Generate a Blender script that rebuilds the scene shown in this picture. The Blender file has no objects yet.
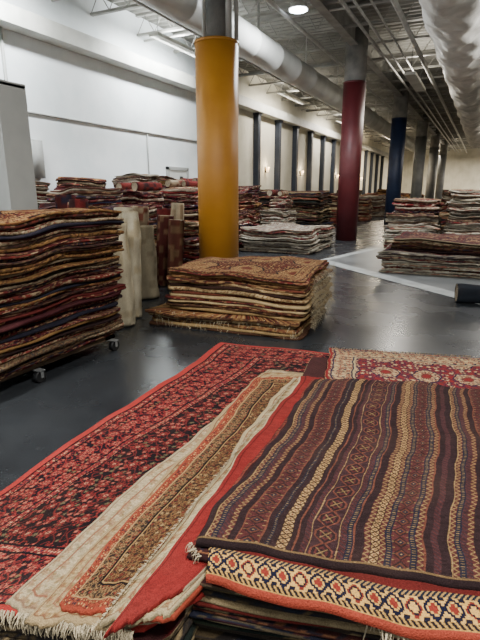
import bpy, math, random
import numpy as np
from mathutils import Vector
A=math.radians(26.3); CA,SA=math.cos(A),math.sin(A)
def W(X,Y): return (X*CA-Y*SA, X*SA+Y*CA)
def lin(c):
    c=np.asarray(c,float)/255.0
    return np.where(c<=0.04045,c/12.92,((c+0.055)/1.055)**2.4)
def h2(i,j,s=0.0):
    v=np.sin(i*127.1+j*311.7+s*74.7)*43758.5453
    return v-np.floor(v)
# ---------------------------------------------------------------- materials
def newmat(name):
    m=bpy.data.materials.new(name); m.use_nodes=True
    nt=m.node_tree; b=nt.nodes['Principled BSDF']; return m,nt,b
def noise_mat(name,c1,c2,scale=3,rough=.7,metal=0,bump=0,bscale=40,detail=4,rough2=None,spec=.5):
    m,nt,b=newmat(name)
    tc=nt.nodes.new('ShaderNodeTexCoord'); n=nt.nodes.new('ShaderNodeTexNoise')
    n.inputs['Scale'].default_value=scale; n.inputs['Detail'].default_value=detail
    nt.links.new(tc.outputs['Object'],n.inputs['Vector'])
    r=nt.nodes.new('ShaderNodeValToRGB'); r.color_ramp.elements[0].position=.35; r.color_ramp.elements[1].position=.65
    r.color_ramp.elements[0].color=(*lin(c1),1); r.color_ramp.elements[1].color=(*lin(c2),1)
    nt.links.new(n.outputs['Fac'],r.inputs['Fac']); nt.links.new(r.outputs['Color'],b.inputs['Base Color'])
    b.inputs['Roughness'].default_value=rough; b.inputs['Metallic'].default_value=metal
    b.inputs['Specular IOR Level'].default_value=spec
    if rough2 is not None:
        mr=nt.nodes.new('ShaderNodeMapRange'); mr.inputs['To Min'].default_value=rough; mr.inputs['To Max'].default_value=rough2
        nt.links.new(n.outputs['Fac'],mr.inputs['Value']); nt.links.new(mr.outputs['Result'],b.inputs['Roughness'])
    if bump:
        n2=nt.nodes.new('ShaderNodeTexNoise'); n2.inputs['Scale'].default_value=bscale; n2.inputs['Detail'].default_value=5
        nt.links.new(tc.outputs['Object'],n2.inputs['Vector'])
        bp=nt.nodes.new('ShaderNodeBump'); bp.inputs['Strength'].default_value=bump; bp.inputs['Distance'].default_value=.02
        nt.links.new(n2.outputs['Fac'],bp.inputs['Height']); nt.links.new(bp.outputs['Normal'],b.inputs['Normal'])
    return m
def emis(name,c,s):
    m,nt,b=newmat(name); b.inputs['Emission Color'].default_value=(*lin(c),1); b.inputs['Emission Strength'].default_value=s
    b.inputs['Base Color'].default_value=(*lin(c),1); return m
def rugmat():
    m,nt,b=newmat('woven_wool')
    at=nt.nodes.new('ShaderNodeAttribute'); at.attribute_name='Col'
    tc=nt.nodes.new('ShaderNodeTexCoord')
    n=nt.nodes.new('ShaderNodeTexNoise'); n.inputs['Scale'].default_value=210; n.inputs['Detail'].default_value=3
    n1=nt.nodes.new('ShaderNodeTexNoise'); n1.inputs['Scale'].default_value=7; n1.inputs['Detail'].default_value=3
    n3=nt.nodes.new('ShaderNodeTexNoise'); n3.inputs['Scale'].default_value=4; n3.inputs['Detail'].default_value=5
    for q in (n,n1,n3): nt.links.new(tc.outputs['Object'],q.inputs['Vector'])
    mr=nt.nodes.new('ShaderNodeMapRange'); mr.inputs['To Min'].default_value=.3; mr.inputs['To Max'].default_value=1.65
    mr1=nt.nodes.new('ShaderNodeMapRange'); mr1.inputs['To Min'].default_value=.75; mr1.inputs['To Max'].default_value=1.25
    nt.links.new(n.outputs['Fac'],mr.inputs['Value']); nt.links.new(n1.outputs['Fac'],mr1.inputs['Value'])
    mm=nt.nodes.new('ShaderNodeMath'); mm.operation='MULTIPLY'
    nt.links.new(mr.outputs['Result'],mm.inputs[0]); nt.links.new(mr1.outputs['Result'],mm.inputs[1])
    vm=nt.nodes.new('ShaderNodeVectorMath'); vm.operation='SCALE'
    nt.links.new(at.outputs['Color'],vm.inputs[0]); nt.links.new(mm.outputs[0],vm.inputs['Scale'])
    hs=nt.nodes.new('ShaderNodeHueSaturation'); hs.inputs['Saturation'].default_value=.95; hs.inputs['Value'].default_value=.86
    nt.links.new(vm.outputs[0],hs.inputs['Color'])
    mw=nt.nodes.new('ShaderNodeMapRange'); mw.inputs['From Min'].default_value=.5; mw.inputs['From Max'].default_value=.8; mw.inputs['To Min'].default_value=.02; mw.inputs['To Max'].default_value=.18
    nt.links.new(n3.outputs['Fac'],mw.inputs['Value'])
    mx=nt.nodes.new('ShaderNodeMix'); mx.data_type='RGBA'; mx.inputs['B'].default_value=(*lin((92,70,56)),1)
    nt.links.new(mw.outputs['Result'],mx.inputs['Factor']); nt.links.new(hs.outputs['Color'],mx.inputs['A'])
    nt.links.new(mx.outputs['Result'],b.inputs['Base Color'])
    b.inputs['Roughness'].default_value=.95; b.inputs['Specular IOR Level'].default_value=.08
    bp=nt.nodes.new('ShaderNodeBump'); bp.inputs['Strength'].default_value=.8; bp.inputs['Distance'].default_value=.007
    nt.links.new(n.outputs['Fac'],bp.inputs['Height']); nt.links.new(bp.outputs['Normal'],b.inputs['Normal'])
    return m
RUG=rugmat()
M_white=noise_mat('white_wall_paint',(218,225,226),(233,237,237),1.2,.75,bump=.15,bscale=30)
M_cream=noise_mat('cream_wall_paint',(210,205,186),(226,221,204),1.2,.8)
M_trim=noise_mat('galvanised_trim',(178,178,170),(200,200,192),2,.5,.15)
M_pil=noise_mat('dark_blue_steel',(24,32,46),(36,44,58),3,.5)
M_deck=noise_mat('metal_deck',(126,125,118),(150,149,141),.8,.6,.05)
M_steel=noise_mat('joist_grey_paint',(134,133,126),(158,156,149),3,.55,.1)
M_pipe=noise_mat('conduit_metal',(158,157,152),(186,184,178),4,.4,.3)
M_duct=noise_mat('painted_duct',(186,187,181),(206,206,200),1.5,.5,.05)
M_foil=noise_mat('foil_insulation',(198,197,191),(230,227,220),2.5,.42,.12,bump=.8,bscale=6)
M_conc=noise_mat('grey_concrete',(104,104,101),(134,132,127),3,.85,bump=.3)
M_yel=noise_mat('ochre_paint',(176,118,34),(188,130,42),2,.5)
M_red=noise_mat('oxblood_paint',(74,20,25),(88,28,32),2,.5)
M_blue=noise_mat('navy_paint',(22,34,62),(30,44,74),2,.5)
M_grey=noise_mat('grey_paint',(104,106,106),(124,124,122),2,.5)
M_panel=noise_mat('grey_laminate',(146,148,144),(158,159,155),2,.6)
M_door=noise_mat('door_paint',(190,192,186),(202,202,196),2,.5)
M_black=noise_mat('black_rubber',(16,16,17),(28,28,29),8,.55)
M_wood=noise_mat('weathered_plywood',(74,58,42),(98,78,56),6,.7)
M_lampw=emis('lamp_lens',(235,245,255),30)
M_lampc=emis('sconce_glow',(255,215,160),4)
def floor_mat():
    m,nt,b=newmat('sealed_concrete')
    L=nt.links; N=nt.nodes
    tc=N.new('ShaderNodeTexCoord')
    n=N.new('ShaderNodeTexNoise'); n.inputs['Scale'].default_value=.8; n.inputs['Detail'].default_value=9; n.inputs['Roughness'].default_value=.7
    n2=N.new('ShaderNodeTexNoise'); n2.inputs['Scale'].default_value=1.3; n2.inputs['Detail'].default_value=8
    n4=N.new('ShaderNodeTexNoise'); n4.inputs['Scale'].default_value=9; n4.inputs['Detail'].default_value=9; n4.inputs['Roughness'].default_value=.75
    for q in (n,n2,n4): L.new(tc.outputs['Object'],q.inputs['Vector'])
    r=N.new('ShaderNodeValToRGB'); r.color_ramp.elements[0].position=.3; r.color_ramp.elements[1].position=.72
    r.color_ramp.elements[0].color=(*lin((29,31,34)),1); r.color_ramp.elements[1].color=(*lin((55,58,61)),1)
    mrr=N.new('ShaderNodeMapRange'); mrr.inputs['From Min'].default_value=.6; mrr.inputs['From Max'].default_value=.75; mrr.inputs['To Max'].default_value=.3
    L.new(n4.outputs['Fac'],mrr.inputs['Value'])
    mx=N.new('ShaderNodeMix'); mx.data_type='RGBA'; mx.inputs['B'].default_value=(*lin((90,91,91)),1)
    L.new(mrr.outputs['Result'],mx.inputs['Factor'])
    L.new(n.outputs['Fac'],r.inputs['Fac']); L.new(r.outputs['Color'],mx.inputs['A']); L.new(mx.outputs['Result'],b.inputs['Base Color'])
    mr=N.new('ShaderNodeMapRange'); mr.inputs['From Min'].default_value=.25; mr.inputs['From Max'].default_value=.75
    mr.inputs['To Min'].default_value=.22; mr.inputs['To Max'].default_value=.32; L.new(n2.outputs['Fac'],mr.inputs['Value']); L.new(mr.outputs['Result'],b.inputs['Roughness'])
    b.inputs['Specular IOR Level'].default_value=.45
    return m
M_floor=floor_mat()
# ---------------------------------------------------------------- mesh builder
def build(name,V,F,mat,cols=None,smooth=False,parent=None):
    me=bpy.data.meshes.new(name); me.from_pydata([tuple(map(float,v)) for v in V] if not isinstance(V,np.ndarray) else V.tolist(),[],F if not isinstance(F,np.ndarray) else F.tolist()); me.update()
    if cols is not None:
        ca=me.color_attributes.new('Col','FLOAT_COLOR','POINT')
        c=np.ones((len(me.vertices),4),np.float32); c[:,:3]=np.asarray(cols); ca.data.foreach_set('color',c.ravel())
    if smooth: me.polygons.foreach_set('use_smooth',[True]*len(me.polygons))
    me.materials.append(mat)
    o=bpy.data.objects.new(name,me); bpy.context.scene.collection.objects.link(o)
    if parent: o.parent=parent
    return o
class MB:
    def __init__(s): s.V=[];s.F=[]
    def box(s,x0,x1,y0,y1,z0,z1):
        b=len(s.V)
        s.V+=[(x0,y0,z0),(x1,y0,z0),(x1,y1,z0),(x0,y1,z0),(x0,y0,z1),(x1,y0,z1),(x1,y1,z1),(x0,y1,z1)]
        s.F+=[[b+i for i in f] for f in ((0,3,2,1),(4,5,6,7),(0,1,5,4),(1,2,6,5),(2,3,7,6),(3,0,4,7))]; return s
    def cyl(s,p,q,r,n=12,r2=None,cap=True):
        p=Vector(p);q=Vector(q);d=(q-p).normalized()
        a=d.orthogonal().normalized(); c=d.cross(a); b=len(s.V); r2=r if r2 is None else r2
        off=math.pi/n
        for pt,rr in ((p,r),(q,r2)):
            for i in range(n):
                t=2*math.pi*i/n+off; s.V.append(tuple(pt+a*(rr*math.cos(t))+c*(rr*math.sin(t))))
        for i in range(n):
            j=(i+1)%n; s.F.append([b+i,b+j,b+n+j,b+n+i])
        if cap: s.F.append([b+i for i in range(n)][::-1]); s.F.append([b+n+i for i in range(n)])
        return s
    def make(s,name,mat,parent=None,smooth=False):
        o=build(name,s.V,s.F,mat,None,False,parent)
        if smooth:
            for p in o.data.polygons: p.use_smooth=len(p.vertices)==4
        return o
def empty(name,loc=(0,0,0)):
    o=bpy.data.objects.new(name,None); o.location=loc; bpy.context.scene.collection.objects.link(o); return o
# ---------------------------------------------------------------- patterns (metres -> rgb linear)
def C(*rgb): return lin(rgb)
def paint(arr,mask,c): arr[mask]=c
def base(x,c): return np.tile(np.asarray(c,float),(x.size,1)).reshape(x.shape+(3,)).copy()
def flowers(x,y,cell,seed,pet=6,R0=.36):
    gx=x/cell; gy=y/cell; i=np.floor(gx); j=np.floor(gy)
    dx=gx-i-.5-(h2(i,j,seed)-.5)*.25; dy=gy-j-.5-(h2(i,j,seed+3)-.5)*.25
    r=np.hypot(dx,dy); t=np.arctan2(dy,dx)
    R=R0*(.8+.25*np.cos(pet*t+6*h2(i,j,seed+7)))*(.75+.4*h2(i,j,seed+9))
    return r/R,h2(i,j,seed+5)
def vines(x,y,p,w,seed=0):
    a=np.abs(np.sin(math.pi*x/p+1.4*np.sin(2*math.pi*y/(p*1.7)+seed)))<w
    b=np.abs(np.sin(math.pi*y/p+1.4*np.sin(2*math.pi*x/(p*1.5)+seed+1)))<w
    return a|b
def floral(x,y,cell,ground,c1,c2,c3,seed):
    o=base(x,ground)
    paint(o,vines(x,y,cell*.9,.16,seed),c1)
    f,hh=flowers(x+cell*.5,y+cell*.5,cell*.55,seed+20,5,.4)
    paint(o,(f<1)&(hh>.5),c2); paint(o,(f<1)&(hh<=.3),c3)
    f,hh=flowers(x,y,cell,seed,7,.44)
    m=f<1; paint(o,m,c1); paint(o,m&(f>.72)&(f<.86),ground); paint(o,f<.45,ground); paint(o,f<.3,c2); 
    return o
def edge(x,y,Wd,L): return np.minimum(np.minimum(x,Wd-x),np.minimum(y,L-y))
COR=(160,38,31);DK=(22,15,20)
def pat_red(x,y,Wd,L):
    e=edge(x,y,Wd,L)
    o=base(x,C(*DK))
    v1=vines(x,y,.085,.1,1.0); paint(o,v1,C(116,30,27))
    f,hh=flowers(x,y,.034,21,5,.38); paint(o,(f<1)&(hh>.66),C(156,78,62)); paint(o,(f<1)&(hh<.16),C(92,82,58))
    f,hh=flowers(x,y,.095,1.0,8,.42); m=(f<1)&(hh>.15); paint(o,m,C(136,34,30)); paint(o,m&(f>.7)&(f<.86),C(*DK)); paint(o,m&(f<.5),C(44,18,24)); paint(o,m&(f<.32),C(190,122,92)); paint(o,m&(f<.15),C(36,24,38))
    b=base(x,C(25,17,25))
    paint(b,vines(x+.02,y,.07,.16,3.0),C(132,31,28))
    f,hh=flowers(x+.02,y+.01,.03,51,5,.38); paint(b,(f<1)&(hh>.6),C(168,88,66)); paint(b,(f<1)&(hh<.12),C(112,92,62))
    f,hh=flowers(x+.03,y,.088,4.0,8,.46); m=f<1; paint(b,m,C(144,34,30)); paint(b,m&(f>.7)&(f<.84),C(22,17,28)); paint(b,m&(f<.5),C(186,106,80)); paint(b,m&(f<.36),C(26,20,32)); paint(b,m&(f<.18),C(148,48,38))
    m=e<.31; o[m]=b[m]
    s=floral(x,y,.036,C(142,36,31),C(26,19,30),C(192,138,102),C(44,38,54),2.0)
    for lo,hi in ((.055,.088),(.31,.345)):
        m=(e>lo)&(e<hi); o[m]=s[m]
    paint(o,e<.045,C(*COR))
    for lo,hi in ((.045,.056),(.088,.097),(.30,.31),(.345,.355)): paint(o,(e>lo)&(e<hi),C(*DK))
    return o
def pat_runner(x,y,Wd,L):
    e=edge(x,y,Wd,L)
    o=floral(x,y,.042,C(48,32,25),C(122,88,50),C(94,38,27),C(146,116,74),3.0)
    s=floral(x,y,.034,C(44,33,29),C(148,112,68),C(116,50,33),C(76,64,46),6.0)
    m=e<.11; o[m]=s[m]
    q=floral(x,y,.026,C(142,56,31),C(84,31,24),C(184,138,84),C(48,38,46),8.0); m=e<.045; o[m]=q[m]
    paint(o,e<.012,C(146,54,30)); paint(o,(e>.045)&(e<.052),C(160,130,84)); paint(o,(e>.105)&(e<.114),C(26,20,20)); paint(o,(e>.114)&(e<.12),C(152,120,72))
    return o
def pat_cream(c=(196,182,150),d=(176,156,128)):
    def f(x,y,Wd,L):
        o=base(x,C(*c)); n=h2(np.floor(y/.004),np.floor(x/.03))
        o*= (0.8+.4*n)[...,None]
        e=edge(x,y,Wd,L)
        fl,hh=flowers(x,y,.06,5,6,.44); m=(fl<1)&(hh>.25); o[m]=o[m]*np.array([.76,.62,.52])
        o[m&(fl<.4)]=C(*d)
        fl,hh=flowers(x,y,.025,9,6,.42); m=(fl<1)&(hh>.5); o[m]=o[m]*np.array([.72,.72,.64])
        o[(e<.02)]=C(*c)*.9; o[(e>.02)&(e<.026)]=C(*d)*.7; o[(e>.07)&(e<.078)]=C(136,86,62)
        return o
    return f
def pat_plain(c):
    def f(x,y,Wd,L):
        o=base(x,C(*c)); o*=(0.85+.3*h2(np.floor(y/.005),np.floor(x/.04)))[...,None]
        e=np.minimum(x,Wd-x); paint(o,e<.008,C(186,168,134)); paint(o,(e>.03)&(e<.036),C(84,18,18)); return o
    return f
def pat_kilim(x,y,Wd,L):
    AUB=C(42,28,30);MAR=C(76,36,35);TAN=C(164,130,82);NV=C(32,32,44);RST=C(102,56,41);PUR=C(58,37,40)
    seq=[('d',.03),('t',.004),('g',.018),('n',.02),('p',.02),('g',.02),('d',.026),('r',.006),('m',.07),('r',.006),('d',.02),('n',.012),('d',.02),('l',.04),('d',.016),('r',.006),('d',.018),('p',.02),('t',.003),('o',.09),('t',.003),('p',.022),
         ('n',.02),('r',.006),('d',.03),('g',.02),('l',.03),('g',.018),('n',.022),('m',.055),('n',.022),('g',.02),('r',.006),('d',.024),('p',.022)]
    tot=sum(s[1] for s in seq); x=x+.006*np.sin(y*5)+.003*np.sin(y*13+1); xm=np.mod(x,tot); o=base(x,AUB); a=0
    def fr(v,p): w=v/p; return w-np.floor(w)-.5
    for k,wd in seq:
        m=(xm>=a)&(xm<a+wd); fx=(xm-a)/wd-.5
        if k=='t': o[m]=TAN*.7
        elif k=='r': o[m]=RST
        elif k=='n': o[m]=NV; mm=m&(np.abs(fr(y,.012))<.14)&(np.abs(fx)<.25); o[mm]=TAN*.6
        elif k=='p': o[m]=PUR; o[m&(np.abs(fr(y+fx*.02,.02))<.15)]=MAR
        elif k=='g':
            o[m]=MAR; z=np.abs(fx+.5-(np.abs(fr(y,.026))*2))<.2; o[m&z]=TAN*.62
        elif k=='l':
            o[m]=TAN; fy=fr(y,.026); q=np.abs(np.abs(fx)+np.abs(fy)-.5)<.13; o[m&q]=C(52,34,28); o[m&((np.abs(fx)+np.abs(fy))<.15)]=C(94,46,34)
            o[m&(np.abs(fx)>.43)]=C(44,29,28)
        elif k=='m':
            o[m]=MAR; fy=fr(y,.06); d=np.abs(fx)+np.abs(fy); st=np.floor(d*14)/14; o[m&(st<.44)]=AUB; o[m&(st<.34)]=RST*.75; o[m&(st<.2)]=NV; o[m&(d<.07)]=TAN*.7
            o[m&(np.abs(fx)>.36)&(np.abs(fr(y,.03))>.42)]=TAN*.5
        elif k=='o':
            o[m]=PUR*.85; fy=fr(y,.09); d=np.maximum(np.abs(fx),(np.abs(fx)+np.abs(fy))*.72); o[m&(d<.42)]=C(98,52,40); o[m&(d<.35)]=AUB; o[m&(d<.24)]=MAR*1.1; o[m&(d<.15)]=AUB
            o[m&(np.abs(np.abs(fx)-np.abs(fy))<.035)&(d<.3)]=TAN*.5
        a+=wd
    o*=(0.75+.5*h2(np.floor(y/.006),np.floor(x/.02)))[...,None]
    m=y<.02; o[m]=C(36,25,27); m=(y>.02)&(y<.026); o[m]=C(110,86,54)
    return o
def pat_front(x,y,Wd,L):
    o=base(x,C(92,24,21)); YC=C(212,162,76)
    def fr(v,p): w=v/p; return w-np.floor(w)-.5
    pp=.056; k=np.floor(x/pp); fx=fr(x,pp)
    m=(y>.036)&(y<.115); o[m]=YC; fy=(y-.0755)/.079
    st=np.floor(np.abs(fx)*9)/9+np.floor(np.abs(fy)*9)/9
    c1=(np.mod(k,3)<2)
    o[m&(st<.46)&c1]=C(18,22,44); o[m&(st<.24)&c1]=YC; o[m&(st<.12)&c1]=C(132,40,27)
    o[m&(st<.42)&~c1]=C(118,36,27); o[m&(st<.28)&~c1]=C(22,24,40); o[m&(st<.12)&~c1]=YC
    o[m&(np.abs(fy)>.34)&(np.abs(fr(x+pp/2,pp))<.16)]=C(24,24,40)
    m=(y>.014)&(y<.036); o[m]=C(24,22,32); o[m&(np.abs(fr(x+y,.018))<.2)]=YC*.8; o[(y>.014)&(y<.017)]=YC*.8
    m=(y<.014); o[m]=C(152,54,32)
    m=(y>.115)&(y<.135); o[m]=C(24,34,48); o[m&(np.abs(fr(x-y,.016))<.22)]=C(168,128,68)
    return o
def pat_medal(g,c1,c2,c3,bc,per=.42):
    def f(x,y,Wd,L):
        e=edge(x,y,Wd,L); o=floral(x,y,.08,C(*g),C(*c1),C(*c2),C(*c3),2.2)
        def fr(v,p): w=v/p; return w-np.floor(w)-.5
        d=np.maximum(np.abs(fr(x,per)),np.abs(fr(y,per*1.2)))+.5*np.minimum(np.abs(fr(x,per)),np.abs(fr(y,per*1.2)))
        d=np.floor(d*26)/26
        o[(d<.36)]=C(*c1); m=d<.32; s=floral(x,y,.05,C(*c2),C(*g),C(*c1),C(*c3),5.5); o[m]=s[m]; o[d<.14]=C(*c3); o[d<.08]=C(*g)
        b=floral(x,y,.06,C(*bc),C(*g),C(*c1),C(*c2),7.7); m=e<.18; o[m]=b[m]
        for lo,hi,c in ((0,.02,g),(.035,.045,c1),(.17,.18,c1),(.18,.192,bc)): o[(e>lo)&(e<hi)]=C(*c)
        return o
    return f
P_gold=pat_medal((106,40,26),(34,24,24),(188,148,90),(130,86,46),(166,126,76),.6)
P_cr=pat_medal((126,28,28),(24,32,58),(194,176,138),(66,60,50),(172,148,110))
P_crs=pat_medal((124,26,25),(22,30,58),(184,158,114),(92,44,38),(172,150,108),.26)
P_dk=pat_medal((76,28,28),(28,27,40),(140,112,82),(82,54,42),(62,35,35))
P_grey=pat_medal((140,130,114),(94,58,52),(182,172,152),(68,69,80),(152,142,122))
# ---------------------------------------------------------------- rugs
def wave(X,Y):
    return .007*np.sin(3.1*X+1.7*Y+.5)+.005*np.sin(7.3*X-4.1*Y)+.003*np.sin(13*X+9*Y+1)
def flat_rug(name,FL,FR,BR,BL,z,th,nx,ny,pat,droop=0,seed=0,parent=None,sag=None,jit=1.0):
    FL,FR,BR,BL=[np.array(p,float) for p in (FL,FR,BR,BL)]
    Wd=(np.linalg.norm(FR-FL)+np.linalg.norm(BR-BL))/2; L=(np.linalg.norm(BL-FL)+np.linalg.norm(BR-FR))/2
    u=np.linspace(0,1,nx); v=np.linspace(0,1,ny); U,Vv=np.meshgrid(u,v)
    jx=jit*(.009*np.sin(9*Vv+seed)+.005*np.sin(23*Vv+2*seed)+.002*np.sin(61*Vv+seed)); jy=jit*(.007*np.sin(11*U+seed)+.004*np.sin(29*U+seed*3)+.002*np.sin(73*U))
    uu=(U*2-1); vv=(Vv*2-1); k=1-.012*np.abs(uu*vv)**6
    Us=(uu*k*.5+.5)+jx/Wd; Vs=(vv*k*.5+.5)+jy/L
    P=(FL*(1-Us[...,None])+FR*Us[...,None])*(1-Vs[...,None])+(BL*(1-Us[...,None])+BR*Us[...,None])*Vs[...,None]
    X=P[...,0];Y=P[...,1]; Z=z+wave(X,Y)
    e=np.minimum(np.minimum(U,1-U)*Wd,np.minimum(Vv,1-Vv)*L)
    Z=Z-.006*np.exp(-e/.006)
    if droop: Z=Z-droop*np.exp(-Vv*L/.03)
    if sag is not None: Z=Z+sag(U,Vv,X,Y)
    cols=pat(U*Wd,Vv*L,Wd,L).reshape(-1,3)
    x,y=W(X,Y); top=np.stack([x,y,Z],-1).reshape(-1,3)
    idx=np.arange(nx*ny).reshape(ny,nx)
    F=np.stack([idx[:-1,:-1],idx[:-1,1:],idx[1:,1:],idx[1:,:-1]],-1).reshape(-1,4).tolist()
    # rounded hem that wraps the edge; the hidden underside follows the weave, so it is left open
    ring=list(idx[0,:])+list(idx[1:,-1])+list(idx[-1,:-1][::-1])+list(idx[1:-1,0][::-1])
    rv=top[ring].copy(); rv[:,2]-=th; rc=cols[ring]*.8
    b=nx*ny; n=len(ring)
    for i in range(n):
        j=(i+1)%n; F.append([int(ring[j]),int(ring[i]),b+i,b+j])
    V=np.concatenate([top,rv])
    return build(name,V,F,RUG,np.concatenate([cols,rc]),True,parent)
def outline(q,r,ds):
    q=[np.array(p,float) for p in q]; pts=[]
    n=len(q)
    for i in range(n):
        p0=q[i-1];p1=q[i];p2=q[(i+1)%n]
        d0=(p0-p1)/np.linalg.norm(p0-p1); d2=(p2-p1)/np.linalg.norm(p2-p1)
        a=p1+d0*r; b=p1+d2*r
        for t in np.linspace(0,1,5): pts.append((1-t)**2*a+2*t*(1-t)*p1+t*t*b)
        nxt=q[(i+1)%n]; e=nxt+(p1-nxt)/np.linalg.norm(p1-nxt)*r; Ln=np.linalg.norm(e-b); m=max(2,int(Ln/ds))
        for t in np.linspace(0,1,m+1)[1:-1]: pts.append(b*(1-t)+e*t)
    pts=np.array(pts); tn=np.roll(pts,-1,0)-np.roll(pts,1,0); tn/=np.linalg.norm(tn,axis=1)[:,None]
    nm=np.stack([tn[:,1],-tn[:,0]],-1)
    return pts,nm
PAL={'mix':[((96,32,30),(162,132,96),(28,27,45)),((60,34,32),(116,50,38),(148,122,88)),((116,42,36),(170,150,116),(48,31,31)),((39,39,52),(130,98,64),(94,32,30)),
            ((130,108,78),(84,44,35),(50,50,58)),((176,158,126),(118,54,42),(96,84,62)),((78,30,30),(50,27,29),(142,110,78)),((60,48,36),(108,82,54),(80,37,32)),((72,32,37),(102,58,46),(128,102,76)),((46,31,32),(88,49,40),(112,90,66)),((148,110,62),(108,57,37),(66,39,35)),((118,103,82),(148,132,104),(80,49,40))],
     'gold':[((140,103,61),(92,42,30),(48,35,30)),((156,127,82),(104,54,36),(56,45,41)),((180,153,108),(130,95,58),(82,41,31)),((104,52,36),(164,129,82),(41,31,29)),((80,52,36),(140,103,62),(50,29,27)),((58,37,31),(114,68,44),(146,112,74)),((104,38,32),(160,123,80),(50,33,33))],
     'dark':[((44,40,38),(86,72,49),(28,34,45)),((31,40,36),(66,75,57),(110,95,63)),((64,31,29),(120,78,50),(32,34,43)),((50,44,38),(142,121,85),(28,28,34)),((33,38,54),(97,84,61),(76,31,31)),((152,133,97),(71,54,43),(40,38,40)),((112,37,31),(145,108,68),(30,30,41))],
     'pale':[((154,146,130),(114,82,66),(176,167,148)),((134,126,112),(162,154,134),(106,56,47)),((166,156,134),(94,89,86),(128,50,43)),((110,102,92),(158,148,128),(59,55,63)),((172,166,150),(138,130,112),(98,54,45)),((88,63,54),(146,127,99),(56,47,47)),((104,36,35),(164,145,117),(43,41,57))],
     'red':[((106,26,31),(178,153,126),(33,29,45)),((82,25,31),(136,46,44),(166,142,120)),((128,40,40),(186,170,149),(41,31,48)),((57,25,34),(126,52,51),(146,125,108)),((176,161,137),(122,36,37),(60,36,48)),((46,43,66),(128,48,47),(166,152,138)),((92,59,47),(60,37,38),(156,123,89)),((168,154,134),(144,127,108),(110,40,40))]}
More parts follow.
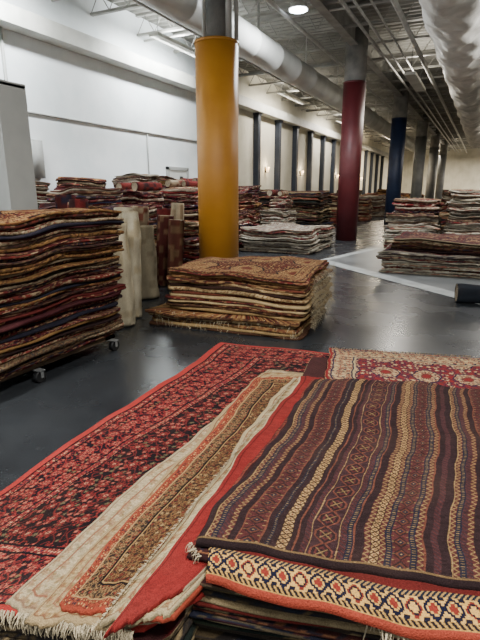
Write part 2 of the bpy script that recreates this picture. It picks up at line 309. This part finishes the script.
def stack(name,quad,z0,z1,pal,seed,tmin=.02,tmax=.04,ds=.03,jit=.03,rings=14,pat=None,wob=.012,r=.07,cam=False,taper=0,prof=5,blend=.85,Lr=(.012,.05),dome=1.0):
    rg=random.Random(seed); V=[];F=[];Cc=[]; z=z0; q0=np.array(quad,float)
    if cam: q0=np.array([W(*p) for p in q0])
    cen=q0.mean(0); nb=0
    ph=[rg.uniform(0,6) for _ in range(6)]
    P=PAL[pal]; phis=np.linspace(-math.pi/2,math.pi/2,prof)
    shift=np.zeros(2); lay=0; H=z1-z0
    while z<z1-.004:
        t=min(rg.uniform(tmin,tmax),z1-z) if z1-z>tmin else z1-z
        last=z+t>=z1-.006
        k=(z-z0)/H
        shift=shift*.7+np.array([rg.uniform(-jit,jit),rg.uniform(-jit,jit)])*.6
        sc=1-taper*k+rg.uniform(-.5,.5)*jit
        q=cen+(q0-cen)*sc+shift+np.array([[rg.uniform(-jit,jit)*.5,rg.uniform(-jit,jit)*.5] for _ in range(4)])
        pts,nm=outline(q,r*rg.uniform(.6,1.3),ds); n=len(pts)
        seg=np.linalg.norm(np.roll(pts,-1,0)-pts,axis=1); s=np.concatenate([[0],np.cumsum(seg)[:-1]])
        a1,a2,a3=rg.uniform(0,6),rg.uniform(0,6),rg.uniform(0,6)
        off=.4*jit*(np.sin(s*2.3+a1)+.6*np.sin(s*6.1+a2)+.3*np.sin(s*15+a3))
        g=math.sin(math.pi*min(k*1.1+.1,1)*.5)
        zz=g*wob*(np.sin(s*1.9+ph[0]+k)+.7*np.sin(s*4.3+ph[1]-k)+.35*np.sin(s*9+ph[2]+2*k))+.0025*np.sin(s*11+a1)-k*.01
        tt=t*(1.08+.12*np.sin(s*5+a2))
        c0,c1,c2=[lin(c) for c in rg.choice(P)]
        Lb=rg.uniform(*Lr)
        warp=s+.4*Lb*np.sin(s*37+a3)
        ii=np.floor(warp/Lb); hh=h2(ii,0*ii+lay,seed)
        big=h2(np.floor(s/.3),0*ii+lay,seed+4)
        b1=c0*(1-blend)+c1*blend; b2=c0*(1-blend)+c2*blend
        under=lin(rg.choice([(124,106,82),(84,58,47),(62,45,39),(104,86,66),(52,40,36)])) 
        style=rg.random()
        rowsV=[];rowsC=[]
        inn=pts+(cen-pts)*.22
        rowsV.append(np.column_stack([inn,z+zz])); rowsC.append(np.tile(under*.6,(n,1)))
        for ji,p in enumerate(phis):
            o=(math.cos(p)-.6)*t*.55+off
            xy=pts+nm*o[:,None]
            rowsV.append(np.column_stack([xy,z+zz+tt/2+tt/2*math.sin(p)*.97]))
            h3=h2(np.floor((warp+ji*Lb*.5)/Lb),0*ii+lay+ji*.37,seed)
            col=np.where((h3<.5)[:,None],c0,np.where((h3<.78)[:,None],b1,b2))*(.7+.6*big)[:,None]
            if style<.22: cc=np.tile(c0,(n,1))*(.85+.25*hh[:,None])
            elif style<.45: cc=col if ji>=prof//2 else np.tile(under,(n,1))
            else: cc=col*(1 if ji%2 else .9)
            rowsC.append(cc)
        if not last:
            rowsV.append(np.column_stack([inn,z+zz+tt])); rowsC.append(np.tile(c0,(n,1)))
        else:
            e0=rowsV[-1][:,:2]; ax=(q[1]-q[0])/np.linalg.norm(q[1]-q[0]); ay=np.array([-ax[1],ax[0]])
            Wd=np.linalg.norm(q[1]-q[0]); L=np.linalg.norm(q[3]-q[0])
            for kk in np.linspace(1,0,rings+1)[1:]:
                xy=cen+(e0-cen)*max(kk,.002)
                bump=dome*.012*np.sin(xy[:,0]*5+ph[2])*np.sin(xy[:,1]*4+ph[3])
                rowsV.append(np.column_stack([xy,z+t+zz*kk+bump*(1-kk)**.5+dome*.012*(1-kk)]))
                rel=xy-q[0]; lx=rel@ax; ly=rel@ay
                rowsC.append((pat or P_dk)(lx,ly,Wd,L))
            rowsC[-rings-1]=rowsC[-rings]
        R=len(rowsV)
        for rr in range(R-1):
            i=np.arange(n); j=(i+1)%n
            F.append(np.stack([nb+rr*n+i,nb+rr*n+j,nb+(rr+1)*n+j,nb+(rr+1)*n+i],-1))
        V.append(np.concatenate(rowsV)); Cc.append(np.concatenate(rowsC)); nb+=R*n
        z+=t; lay+=1
    return build(name,np.concatenate(V),np.concatenate(F),RUG,np.concatenate(Cc),True)
def fringe(name,p0,p1,out,zt,zr,length,n,seed,parent=None,col=(196,180,146),wd=.004,cam=True):
    rg=random.Random(seed); V=[];F=[];c=[]
    p0=np.array(p0,float);p1=np.array(p1,float);out=np.array(out,float); out/=np.linalg.norm(out); al=(p1-p0)/np.linalg.norm(p1-p0)
    for i in range(n):
        t=rg.random(); b=p0+(p1-p0)*t; z=zt+rg.uniform(-zr,zr); L=length*rg.uniform(.5,1.2); lean=rg.uniform(-.5,.5); o=rg.uniform(.3,1.0)
        w=wd*rg.uniform(.6,1.4); k=len(V); cc=lin(col)*rg.uniform(.6,1.1)
        for s,(oo,dz) in enumerate(((0,0),(.35,-.12),(.55,-.5),(.62,-1))):
            pt=b+out*(oo*L*o+.004)+al*(lean*L*s/4); zz=max(z+dz*L*(1.3-o if zt>0.02 else 0),.004)
            for sg in (-1,1):
                q=pt+al*sg*w*(1-.2*s)
                X,Y=W(*q) if cam else q; V.append((X,Y,zz)); c.append(cc)
        for s in range(3): F.append([k+2*s,k+2*s+1,k+2*s+3,k+2*s+2])
    return build(name,V,F,RUG,c,False,parent)
def roll(name,p,q,r,c0,c1,seed,n=40,m=30,spiral=((190,176,148),(84,66,52)),ev=.03):
    rg=random.Random(seed); p=Vector(p);q=Vector(q);d=(q-p).normalized();a=d.orthogonal().normalized();b=d.cross(a); L=(q-p).length
    V=[];F=[];c=[]; ph=[rg.uniform(0,6) for _ in range(4)]
    rows=[]
    def row(cen,rr,colf):
        k=len(V)
        for i in range(n):
            t=2*math.pi*i/n; V.append(tuple(cen+a*(rr(t)*math.cos(t))+b*(rr(t)*math.sin(t)))); c.append(colf(t,i))
        rows.append(k)
    s0,s1=lin(spiral[0]),lin(spiral[1]); C0,C1=lin(c0),lin(c1)
    ks=(.02,.1,.2,.3,.4,.5,.6,.7,.8,.9)
    for kk in ks: row(p+d*.01*(kk<.9)+d*.006,lambda t,kk=kk:r*kk,lambda t,i,kk=kk:(s0 if int(kk*10+i/n*2)%2 else s1))
    for j in range(m+1):
        y=j/m; e=min(y,1-y)
        def rr(t,y=y,e=e): return r*(1-.05*(e<.01)+ev*math.sin(3*t+ph[0]+2*y)+ev*math.sin(y*14+ph[1])+ev*math.sin(2*t+9*y+ph[2])+.6*ev*math.sin(5*t-17*y+ph[3])) + (0.05*r if (t%6.283)<.25 else 0)
        row(p+d*L*y,rr,lambda t,i,y=y:(C0 if h2(int(i/4),int(y*12),seed)>.35 else C1)*(0.9+.15*math.sin(5*t+y*3)))
    for kk in ks[::-1]: row(q-d*.01*(kk<.9),lambda t,kk=kk:r*kk,lambda t,i,kk=kk:(s0 if int(kk*10+i/n*2)%2 else s1))
    for x,y in zip(rows[:-1],rows[1:]):
        for i in range(n):
            j=(i+1)%n; F.append([x+i,x+j,y+j,y+i])
    return build(name,V,F,RUG,c,True)
# ---------------------------------------------------------------- room
XL,XR,Y0,Y1,ZC=-9.6,9.0,-4.0,60.0,6.5
MB().box(XL-.2,XR+.2,Y0,Y1+.2,-.2,0).make('floor',M_floor)
MB().box(XL-.2,XL,Y0,17.0,0,ZC).make('wall_left',M_white)
MB().box(XL-.2,XL,17.0,Y1,0,ZC).make('wall_left_rear',M_cream)
MB().box(XR,XR+.2,Y0,Y1,0,ZC).make('wall_right',M_cream)
bw=MB().box(XL-.2,XR+.2,Y1,Y1+.2,0,ZC)
for i in range(60):
    x=XL+.3*i+.2; bw.box(x,x+.12,Y1-.05,Y1,0,ZC-.3)
bw.make('wall_back',M_cream)
V=[];F=[]; y=Y0
pf=[(0,0),(.1,0),(.15,.07),(.25,.07),(.3,0)]
ys=[]
while y<Y1:
    for dy,dz in pf[:-1]: ys.append((y+dy,ZC+dz))
    y+=.3
for (yy,zz) in ys: V+=[(XL-.2,yy,zz),(XR+.2,yy,zz)]
for i in range(len(ys)-1): F.append([2*i,2*i+1,2*i+3,2*i+2])
build('ceiling',V,F,M_deck)
j=MB()
y=-2.5
while y<Y1:
    j.box(XL,XR,y-.06,y+.06,ZC-.05,ZC); j.box(XL,XR,y-.05,y+.05,ZC-.55,ZC-.49)
    n=int((XR-XL)/.6)
    for i in range(n):
        xa=XL+i*.6; 
        j.cyl((xa,y,ZC-.5),(xa+.3,y,ZC-.05),.014,4,cap=False); j.cyl((xa+.3,y,ZC-.05),(xa+.6,y,ZC-.5),.014,4,cap=False)
    y+=1.9
j.make('ceiling_joists',M_steel)
g=MB()
for x in (-4.08,4.6): g.box(x-.12,x+.12,Y0,Y1,ZC-.62,ZC-.58); g.box(x-.12,x+.12,Y0,Y1,ZC-.08,ZC-.02); g.box(x-.02,x+.02,Y0,Y1,ZC-.6,ZC-.04)
g.make('ceiling_girder',M_steel)
def tube(name,x,z,r,y0,y1,mat,step,ribr,n=36,wr=0.0):
    V=[];F=[];st=[];yy=y0
    while yy<y1:
        st+= [(yy,1.0),(yy+.03,1+ribr),(yy+.07,1+ribr),(yy+.1,1.0)]
        m=6 if wr else 1
        for i in range(1,m): st.append((yy+.1+(step-.1)*i/m,1.0))
        yy+=step
    for (yy,f) in st:
        for i in range(n):
            t=2*math.pi*i/n; w=wr*(math.sin(5*t+yy*2.3)+.7*math.sin(9*t-yy*5.1)+.6*math.sin(3*t+yy*7))*.5
            V.append((x+(r*f+w)*math.cos(t),yy,z+(r*f+w)*math.sin(t)))
    for k in range(len(st)-1):
        for i in range(n):
            jn=(i+1)%n; F.append([k*n+i,(k+1)*n+i,(k+1)*n+jn,k*n+jn])
    F.append(list(range(n))); F.append([(len(st)-1)*n+i for i in range(n)][::-1])
    return build(name,V,F,mat,None,True)
sd=tube('spiral_duct',-5.75,5.2,.37,-3,50,M_duct,1.5,.04)
idt=tube('insulated_duct',-.95,5.25,.62,-3,40,M_foil,1.1,.015,48,.045)
for par,xx,zz in ((sd,-5.75,5.56),(idt,-.95,5.86)):
    hg=MB()
    for y in np.arange(-2.5,38,3.8): hg.box(xx-.02,xx+.02,y-.02,y+.02,zz,ZC)
    hg.make('duct_hanger_straps',M_pipe,par)
MB().box(XL,XL+.45,Y0,Y1,4.95,5.3).make('trim_wall_beam',M_trim)
p=MB()
for x,z,r in ((-3.3,5.62,.04),(-3.0,5.55,.03),(-2.7,5.6,.025),(-2.2,5.5,.06),(-6.9,5.6,.04),(-7.4,5.65,.03),(-4.7,5.6,.05),(.6,5.6,.05),(2.0,5.6,.04)):
    p.cyl((x,Y0,z),(x,58,z),r,8)
p.make('ceiling_pipes',M_pipe,smooth=True)
p=MB()
for y in (1,4,7,9.5,13,18.3,27): p.cyl((XL,y,5.91),(3,y,5.91),.03,8)
p.make('ceiling_cross_pipes',M_pipe)
w=MB(); x=XL+.03
for y in (7.55,7.75,7.95): w.cyl((x,y,2.4),(x,y,4.95),.035,8)
w.cyl((x,4,3.35),(x,17,3.35),.022,8); w.cyl((x,7.95,2.4),(x,7.95,1.2),.02,8); w.cyl((x,4,3.95),(x,7.5,3.95),.02,8); w.cyl((x,12.9,1.6),(x,12.9,3.3),.02,8)
w.box(XL,XL+.12,7.45,8.05,2.2,2.5)
w.box(XL,XL+.16,8.25,8.65,1.9,2.75)
w.box(XL,XL+.08,12.8,13.0,1.5,1.7)
w.make('wall_conduits',M_panel,smooth=True)
d=empty('door_1',(XL,14.5,0))
MB().box(0,.06,-.55,.55,0,2.3).make('door_leaf',M_door,d)
f=MB().box(0,.09,-.64,-.55,0,2.4).box(0,.09,.55,.64,0,2.4).box(0,.09,-.64,.64,2.3,2.4); f.make('door_frame',M_panel,d)
MB().box(.06,.065,.1,.3,1.85,2.1).make('door_notice',M_black,d); MB().cyl((.06,.42,1.0),(.13,.42,1.0),.03,10).make('door_knob',M_pipe,d)
for i in range(14):
    y=18.4+2.5*i
    MB().box(XL,XL+.25,y-.13,y+.13,0,5.0).box(XL,XL+.3,y-.18,y+.18,0,.15).box(XL,XL+.3,y-.18,y+.18,4.85,5.0).make('trim_pilaster',M_pil)
for i in (1,3,6,9):
    y=18.4+2.5*i+1.25
    s=empty('wall_sconce',(XL,y,2.6))
    MB().box(0,.05,-.06,.06,-.12,.12).make('backplate',M_black,s)
    MB().cyl((.12,0,-.1),(.12,0,.12),.05,14,.09).make('shade',M_lampc,s,True)
    l=bpy.data.lights.new('sconce_bulb','POINT'); l.energy=24; l.color=(1,.8,.54); l.shadow_soft_size=.08
    o=bpy.data.objects.new('sconce_bulb',l); o.location=(.3,0,.15); o.parent=s; bpy.context.scene.collection.objects.link(o)
def column(y,mat,top,x=-4.08,rt=.34,rs=.35):
    e=empty('column',(x,y,0))
    MB().cyl((0,0,0),(0,0,top),rs,48).make('painted_sleeve',mat,e,True)
    MB().cyl((0,0,top),(0,0,ZC),rt,32).make('concrete_shaft',M_conc,e,True)
    MB().cyl((0,0,top-.03),(0,0,top+.01),rs+.01,48).make('sleeve_rim',mat,e,True)
    return e
e=column(7.42,M_yel,3.86,rt=.2,rs=.345)
q=MB(); 
for dx,dy,r in ((.27,-.1,.05),(.3,.1,.035),(-.05,-.3,.03)): q.cyl((dx,dy,3.82),(dx,dy,ZC),r,10)
q.make('riser_pipes',M_pipe,e,True)
column(16.4,M_red,4.9);column(25.4,M_blue,4.95);column(34.4,M_grey,5.0);column(43.4,M_grey,5.0);column(52.4,M_grey,5.0)
def highbay(x,y,z,E,col=(.92,.96,1.0),size=.5):
    e=empty('high_bay_lamp',(x,y,z))
    MB().cyl((0,0,0),(0,0,.22),.24,24,.1).make('reflector',M_pipe,e,True)
    MB().cyl((0,0,.2),(0,0,ZC-z),.012,8).make('hanger',M_black,e)
    MB().cyl((0,0,-.02),(0,0,.0),.2,24).make('lens',M_lampw,e)
    l=bpy.data.lights.new('lamp','AREA'); l.shape='DISK'; l.size=size; l.energy=E; l.color=col
    o=bpy.data.objects.new('lamp_light',l); o.location=(0,0,-.04); o.parent=e; bpy.context.scene.collection.objects.link(o)
highbay(-4.3,11.7,5.6,420)
def linear(x,y,z,E,col,sx=.35,sy=3.0,tilt=0,up=.28):
    e=empty('added_light_fixture',(x,y,z))  # fixtures added for their light, with housing and hangers to match
    MB().box(-sx/2,sx/2,-sy/2,sy/2,0,.09).make('housing',M_trim,e)
    MB().cyl((0,-sy/2+.2,.09),(0,-sy/2+.2,ZC-z),.008,6).cyl((0,sy/2-.2,.09),(0,sy/2-.2,ZC-z),.008,6).make('hangers',M_black,e)
    for nm,ee,zz,rx in (('added_downlight',E,-.02,0),('ceiling_fill_uplight',E*up,.12,math.pi)):  # the upward light is added fill that brightens the ceiling deck
        l=bpy.data.lights.new(nm,'AREA'); l.shape='RECTANGLE'; l.size=sx; l.size_y=sy; l.energy=ee; l.color=col
        o=bpy.data.objects.new(nm,l); o.location=(0,0,zz); o.rotation_euler=(rx,tilt if rx==0 else 0,0); o.parent=e; bpy.context.scene.collection.objects.link(o)
cool=(.94,.98,1.0); warm=(1,.93,.82)
linear(-2.9,-.4,5.0,410,(1,.98,.94),.7,2.2)  # added soft light over the foreground rugs, out of view
linear(1.2,.8,5.2,440,(1,.98,.94),.7,2.2)
linear(-7.9,2.0,5.2,620,cool,.4,3.0,.75)  # tilted wall wash, added to stand in for cool daylight
linear(-8.4,7.0,5.6,570,cool,.3,2.4,.6)
linear(-8.4,13.0,5.6,570,cool,.3,2.4,.6)
linear(.8,12.5,5.2,400,(1,.98,.94))
linear(-2.6,19,5.2,270,warm);linear(-8.2,22,5.6,340,warm,tilt=.6);linear(-8.2,31,5.6,400,warm,tilt=.6);linear(1.6,30,5.2,400,warm);linear(-7.5,42,5.2,460,(1,.84,.62));linear(2,46,5.2,560,warm);linear(-4.5,54,5.2,680,(1,.87,.68));linear(3,55,5.2,1100,warm)  # rear-wall wash and end light added to lift the cream walls
MB_=[(-3.35,11.15),(.25,7.75),(6,7.9),(6,14.5),(-2.9,14.5)]
build('floor_marking_panel',[(x,y,.004) for x,y in MB_],[[0,1,2,3,4]],noise_mat('pale_floor_paint',(80,83,84),(104,106,106),1.5,.3,rough2=.4))
def strip(a,b,w,name,mat):
    a=Vector((*a,.008));b=Vector((*b,.008)); d=(b-a).normalized(); n=Vector((-d.y,d.x,0))*w/2
    build(name,[tuple(a-n),tuple(b-n),tuple(b+n),tuple(a+n)],[[0,1,2,3]],mat)
WL=noise_mat('worn_white_line',(130,134,134),(160,163,162),3,.4)
strip((-3.35,11.15),(.25,7.75),.34,'floor_line',WL); strip((-3.3,11.2),(-2.6,14.4),.2,'floor_line',WL)
# ---------------------------------------------------------------- foreground stack
stack('rug_stack',[(-1.27,1.27),(-.22,1.12),(.75,3.3),(-.2,3.88)],0,.308,'dark',5,.014,.026,.015,.012,6,pat_plain((60,30,30)),.002,cam=True,prof=5,dome=0)
fs=stack('rug_stack',[(-.17,1.285),(1.75,.84),(2.5,3.1),(.55,3.4)],0,.40,'dark',8,.011,.021,.01,.018,6,pat_plain((60,30,30)),.006,cam=True,prof=5,r=.03,Lr=(.02,.09),blend=.85,dome=0)
flat_rug('floral_area_rug',(-1.29,1.25),(-.3,1.13),(2.35,3.14),(-.17,3.94),.345,.014,700,760,pat_red,seed=1)
r1=flat_rug('cream_rug',(-.75,1.2),(-.25,1.14),(1.2,3.05),(.2,3.24),.358,.01,260,460,pat_cream((172,154,120),(150,118,90)),seed=2,jit=1.4)
flat_rug('cream_rug',(-.64,1.14),(-.25,1.13),(1.2,3.02),(.15,3.18),.37,.01,260,460,pat_cream((164,140,100),(132,88,60)),seed=4,jit=1.4)
flat_rug('runner_rug',(-.562,1.185),(-.2,1.12),(.85,2.97),(.12,3.06),.384,.01,340,700,pat_runner,seed=3)
flat_rug('cream_rug',(-.405,1.115),(-.2,1.13),(.9,2.94),(.33,3.02),.396,.01,160,460,pat_cream((174,156,118),(142,98,68)),seed=5,jit=1.4)
r2=flat_rug('red_flatweave_rug',(-.385,1.05),(-.17,1.22),(.9,2.9),(.39,3.0),.41,.01,120,200,pat_plain((124,25,22)),seed=6,jit=1.4)
r3=flat_rug('medallion_rug',(.50,2.6),(2.3,2.3),(2.45,3.2),(.69,3.55),.427,.014,560,320,P_crs,seed=7)
flat_rug('striped_rug',(-.2,1.33),(1.0,1.1),(1.6,2.7),(.47,2.9),.432,.008,300,300,lambda x,y,w,l:pat_kilim(x+.2,y,w,l)*np.array([1.4,.85,.8]),seed=8)
flat_rug('bordered_rug',(-.12,1.235),(1.76,.73),(1.95,1.3),(0,1.75),.443,.012,1000,220,pat_front,droop=.02,seed=9,sag=lambda U,V,X,Y:.006*np.sin(U*31+1)*np.exp(-V*6))
r4=flat_rug('kilim_rug',(-.16,1.375),(1.8,.93),(2.4,2.47),(.50,2.87),.463,.012,820,640,pat_kilim,droop=.006,seed=10,jit=1.3,sag=lambda U,V,X,Y:(.0055*np.sin(U*30+3*np.sin(V*4))+.004*np.sin(V*17+6*U))*(.45+.55*V))
fringe('tassel_fringe',(-.41,1.07),(.37,2.95),(-.9,.35),.412,.002,.035,700,1,r2,wd=.0018)
fringe('tassel_fringe',(-.75,1.2),(-.3,1.12),(-.1,-1),.36,.004,.06,320,2,r1,wd=.002)
fringe('tassel_fringe',(.69,3.55),(1.75,3.33),(.1,1),.43,.002,.04,200,3,r3,wd=.003)
fringe('tassel_fringe',(-.17,1.39),(-.12,1.31),(-.9,-.3),.45,.006,.05,20,4,r4,wd=.0025)
fringe('tassel_fringe',(.38,1.15),(.46,1.13),(-.1,-1),.40,.01,.11,30,14,fs,wd=.003)
# ---------------------------------------------------------------- centre stack
stack('rug_stack',[(-1.12,5.76),(.66,5.06),(1.2,6.5),(-.5,7.2)],0,.2,'gold',11,.03,.05,.014,.04,6,P_gold,.012,cam=True,Lr=(.015,.06))
cs=stack('rug_stack',[(-.88,5.82),(.72,5.14),(1.25,6.55),(-.4,7.2)],.2,.70,'gold',14,.022,.045,.01,.04,110,P_gold,.022,cam=True,Lr=(.015,.06))
fringe('tassel_fringe',(.78,5.16),(1.27,6.5),(.95,-.33),.40,.28,.1,1100,6,cs,wd=.0035)
fringe('tassel_fringe',(-1.05,5.74),(.7,5.06),(-.35,-.93),.12,.1,.07,160,7,cs,wd=.0035)
# ---------------------------------------------------------------- left dolly stack
stack('rug_stack',[(-4.6,2.1),(-3.27,2.1),(-3.27,3.84),(-4.6,3.84)],.17,1.42,'mix',21,.014,.034,.012,.045,30,P_gold,.024,r=.1,Lr=(.012,.045),taper=-.05)
e=empty('stack_dolly',(0,0,0))
MB().box(-4.5,-3.32,2.2,2.35,.115,.15).box(-4.5,-3.32,3.6,3.75,.115,.15).box(-4.5,-4.38,2.2,3.75,.115,.15).box(-3.44,-3.32,2.2,3.75,.115,.15).box(-4.4,-3.4,2.3,3.65,.12,.15).make('frame',M_wood,e)
for cx,cy in ((-3.28,2.72),(-3.28,3.68),(-4.4,2.35),(-4.4,3.6)):
    MB().cyl((cx-.025,cy,.053),(cx+.025,cy,.053),.052,24).cyl((cx-.03,cy,.053),(cx+.03,cy,.053),.016,12).make('caster_wheel',M_black,e,True)
    MB().box(cx-.038,cx-.032,cy-.014,cy+.014,.045,.11).box(cx+.032,cx+.038,cy-.014,cy+.014,.045,.11).box(cx-.045,cx+.045,cy-.03,cy+.03,.107,.115).make('caster_fork',M_grey,e)
cr=(200,188,158);cr2=(180,166,134)
roll('rolled_rug',(-3.80,4.5,0),(-3.95,4.62,1.22),.12,cr,cr2,1,ev=.06); roll('rolled_rug',(-4.12,4.55,0),(-4.2,4.6,1.1),.13,cr,cr2,2,ev=.06); roll('rolled_rug',(-3.98,4.85,0),(-4.12,5.1,1.34),.12,(192,182,156),cr2,3,ev=.06)
roll('rolled_rug',(-4.3,5.15,0),(-4.4,5.3,1.38),.13,(196,184,156),cr2,31,ev=.06)
roll('rolled_rug',(-4.55,5.9,0),(-4.62,5.95,1.1),.19,(146,136,112),(128,118,96),4,ev=.04)
roll('rolled_rug',(-4.55,6.7,0),(-4.5,6.75,1.15),.13,(84,44,34),(104,78,54),5); roll('rolled_rug',(-4.9,6.9,0),(-4.85,6.95,1.2),.14,(78,34,30),(112,82,58),6)
roll('rolled_rug',(-4.85,5.5,0),(-4.95,5.6,1.3),.12,(96,32,32),(50,34,42),7); roll('rolled_rug',(-5.3,6.75,0),(-5.3,6.85,1.35),.14,(150,132,106),(112,62,48),8)
roll('rolled_rug',(-5.1,6.35,0),(-5.15,6.4,1.25),.12,(100,36,34),(130,94,70),81); roll('rolled_rug',(-4.95,7.3,0),(-4.9,7.4,1.4),.12,(176,162,134),(150,130,102),82); roll('rolled_rug',(-5.3,7.5,0),(-5.3,7.55,1.3),.13,(108,36,34),(60,40,44),83)
roll('rolled_rug',(-4.85,4.95,0),(-4.9,5.0,1.5),.12,(112,34,34),(60,36,40),84); roll('rolled_rug',(-5.15,5.1,0),(-5.15,5.2,1.45),.12,(176,162,134),(120,60,50),85); roll('rolled_rug',(-5.45,5.3,0),(-5.5,5.35,1.55),.13,(84,34,34),(44,40,56),86)
roll('rolled_rug',(-.22,7.72,.14),(1.6,8.1,.14),.14,(38,44,52),(46,50,58),9)
MB().box(-7.1,-5.28,4.25,4.6,0,2.82).box(-5.31,-5.25,4.22,4.63,0,2.85).box(-7.1,-5.25,4.22,4.63,2.82,2.87).make('partition_panel',M_panel)
# ---------------------------------------------------------------- background stacks
def sq(cx,cy,w,d,a=0):
    c,s=math.cos(a),math.sin(a); return [(cx+x*c-y*s,cy+x*s+y*c) for x,y in ((-w/2,-d/2),(w/2,-d/2),(w/2,d/2),(-w/2,d/2))]
rg=random.Random(3)
bg=[(-5.9,9.3,1.2,1.5,1.0),(-7.3,7.6,1.2,1.3,1.6),(-8.7,7.0,1.2,1.3,1.8),(-7.2,9.3,1.1,1.2,1.65),(-8.6,9.0,1.2,1.2,1.9),(-6.2,7.7,.8,1.1,1.3),(-6.3,6.1,.9,1.1,1.4),
    (-7.0,11.0,1.2,1.3,1.65),(-8.5,10.8,1.2,1.3,1.95),(-6.2,11.0,.4,.9,1.0),(-6.6,12.9,1.0,1.2,1.5),(-7.8,12.8,1.1,1.2,1.8),(-8.9,12.7,.8,1.2,2.0),(-7.3,14.8,1.1,1.2,1.8),(-8.8,16.2,1.1,1.2,2.0),(-6.0,15,.9,1,1.4)]
pp=[P_dk,P_cr,P_gold,P_dk]; pn=['red','mix','red','pale','red','mix']
rc=[((110,30,32),(150,110,84)),((180,166,138),(150,130,104)),((60,44,50),(110,50,44)),((124,44,40),(60,40,44)),((160,144,118),(120,70,56)),((90,30,34),(50,34,44))]
for i,(x,y,w_,d_,h_) in enumerate(bg):
    h=h_+rg.uniform(-.08,.08); a=rg.uniform(-.12,.12)
    stack('rug_stack',sq(x,y,w_,d_,a),0,h*.7,pn[i%6],100+i,.03,.065,.04,.06,10,pp[i%4],.035,prof=4,r=.1,Lr=(.03,.1))
    stack('rug_stack',sq(x+rg.uniform(-.08,.08),y+rg.uniform(-.1,.1),w_*rg.uniform(.6,.95),d_*rg.uniform(.7,.95),a+rg.uniform(-.2,.2)),h*.7+.02,h,pn[(i+1)%6],150+i,.03,.06,.04,.06,10,pp[(i+2)%4],.03,prof=4,r=.1,Lr=(.03,.1))
    if i%4==3:
        for k in range(2):
            xx=x-w_*.2+k*w_*.4; rr_=rg.uniform(.07,.1); c_=rc[rg.randrange(6)]
            roll('rolled_rug',(xx,y-d_*.38,h+rr_+.03),(xx+rg.uniform(-.1,.1),y+d_*.35,h+rr_+.03),rr_,c_[0],c_[1],400+i*5+k,24,10)
stack('rug_stack',[(-5.9,11.9),(-3.95,12.0),(-4.0,14.3),(-5.9,14.3)],0,.64,'pale',51,.025,.05,.04,.07,24,P_grey,.03,prof=4,Lr=(.03,.1))
stack('rug_stack',sq(-6.25,17.3,2.2,1.8),0,1.6,'dark',52,.03,.06,.05,.08,14,P_dk,.03,prof=4,Lr=(.04,.12))
stack('rug_stack',sq(-7.95,18.2,1.8,1.8),0,1.65,'mix',53,.03,.06,.05,.08,14,P_dk,.03,prof=4,Lr=(.04,.12))
stack('rug_stack',[(-1.75,10.05),(.7,10.05),(.7,12),(-1.75,12)],0,.42,'pale',54,.02,.045,.03,.06,20,P_dk,.02,prof=4,Lr=(.03,.1))
stack('rug_stack',[(-1.62,10.25),(.65,10.15),(.65,12),(-1.55,12)],.43,.68,'mix',55,.02,.045,.03,.06,40,P_dk,.02,prof=4,Lr=(.03,.1))
stack('rug_stack',sq(-1.75,14.9,1.3,1.5),0,1.0,'pale',56,.03,.06,.04,.07,14,P_cr,.03,prof=4,Lr=(.03,.1))
stack('rug_stack',sq(-1.7,14.9,1.1,1.3),1.02,1.38,'red',66,.03,.06,.04,.07,14,P_cr,.03,prof=4,Lr=(.03,.1))
stack('rug_stack',sq(-.1,15.3,1.5,1.6),0,1.62,'pale',57,.03,.06,.04,.07,14,P_cr,.03,prof=4,Lr=(.03,.1))
for i in range(30):
    y=24+ (i//4)*4.4+rg.uniform(-.4,.4); x=[-8.1,-6.5,-1.4,.9][i%4]+rg.uniform(-.2,.2)
    stack('rug_stack',sq(x,y,1.4,1.5,rg.uniform(-.1,.1)),0,rg.uniform(1.1,1.75) if y>30 else rg.uniform(.9,1.5),rg.choice(['gold','mix','dark','pale']),200+i,.06,.1,.15,.06,4,P_dk,.03,prof=3)
w=bpy.data.worlds.new('World'); bpy.context.scene.world=w; w.use_nodes=True
w.node_tree.nodes['Background'].inputs[0].default_value=(.92,.96,1,1); w.node_tree.nodes['Background'].inputs[1].default_value=.8
c=bpy.data.cameras.new('Camera'); o=bpy.data.objects.new('Camera',c); bpy.context.scene.collection.objects.link(o)
o.location=(0,0,1.6); o.rotation_euler=(math.radians(75),0,A); c.sensor_fit='VERTICAL'; c.sensor_height=32; c.lens=24; c.clip_start=.05; c.clip_end=200
bpy.context.scene.camera=o
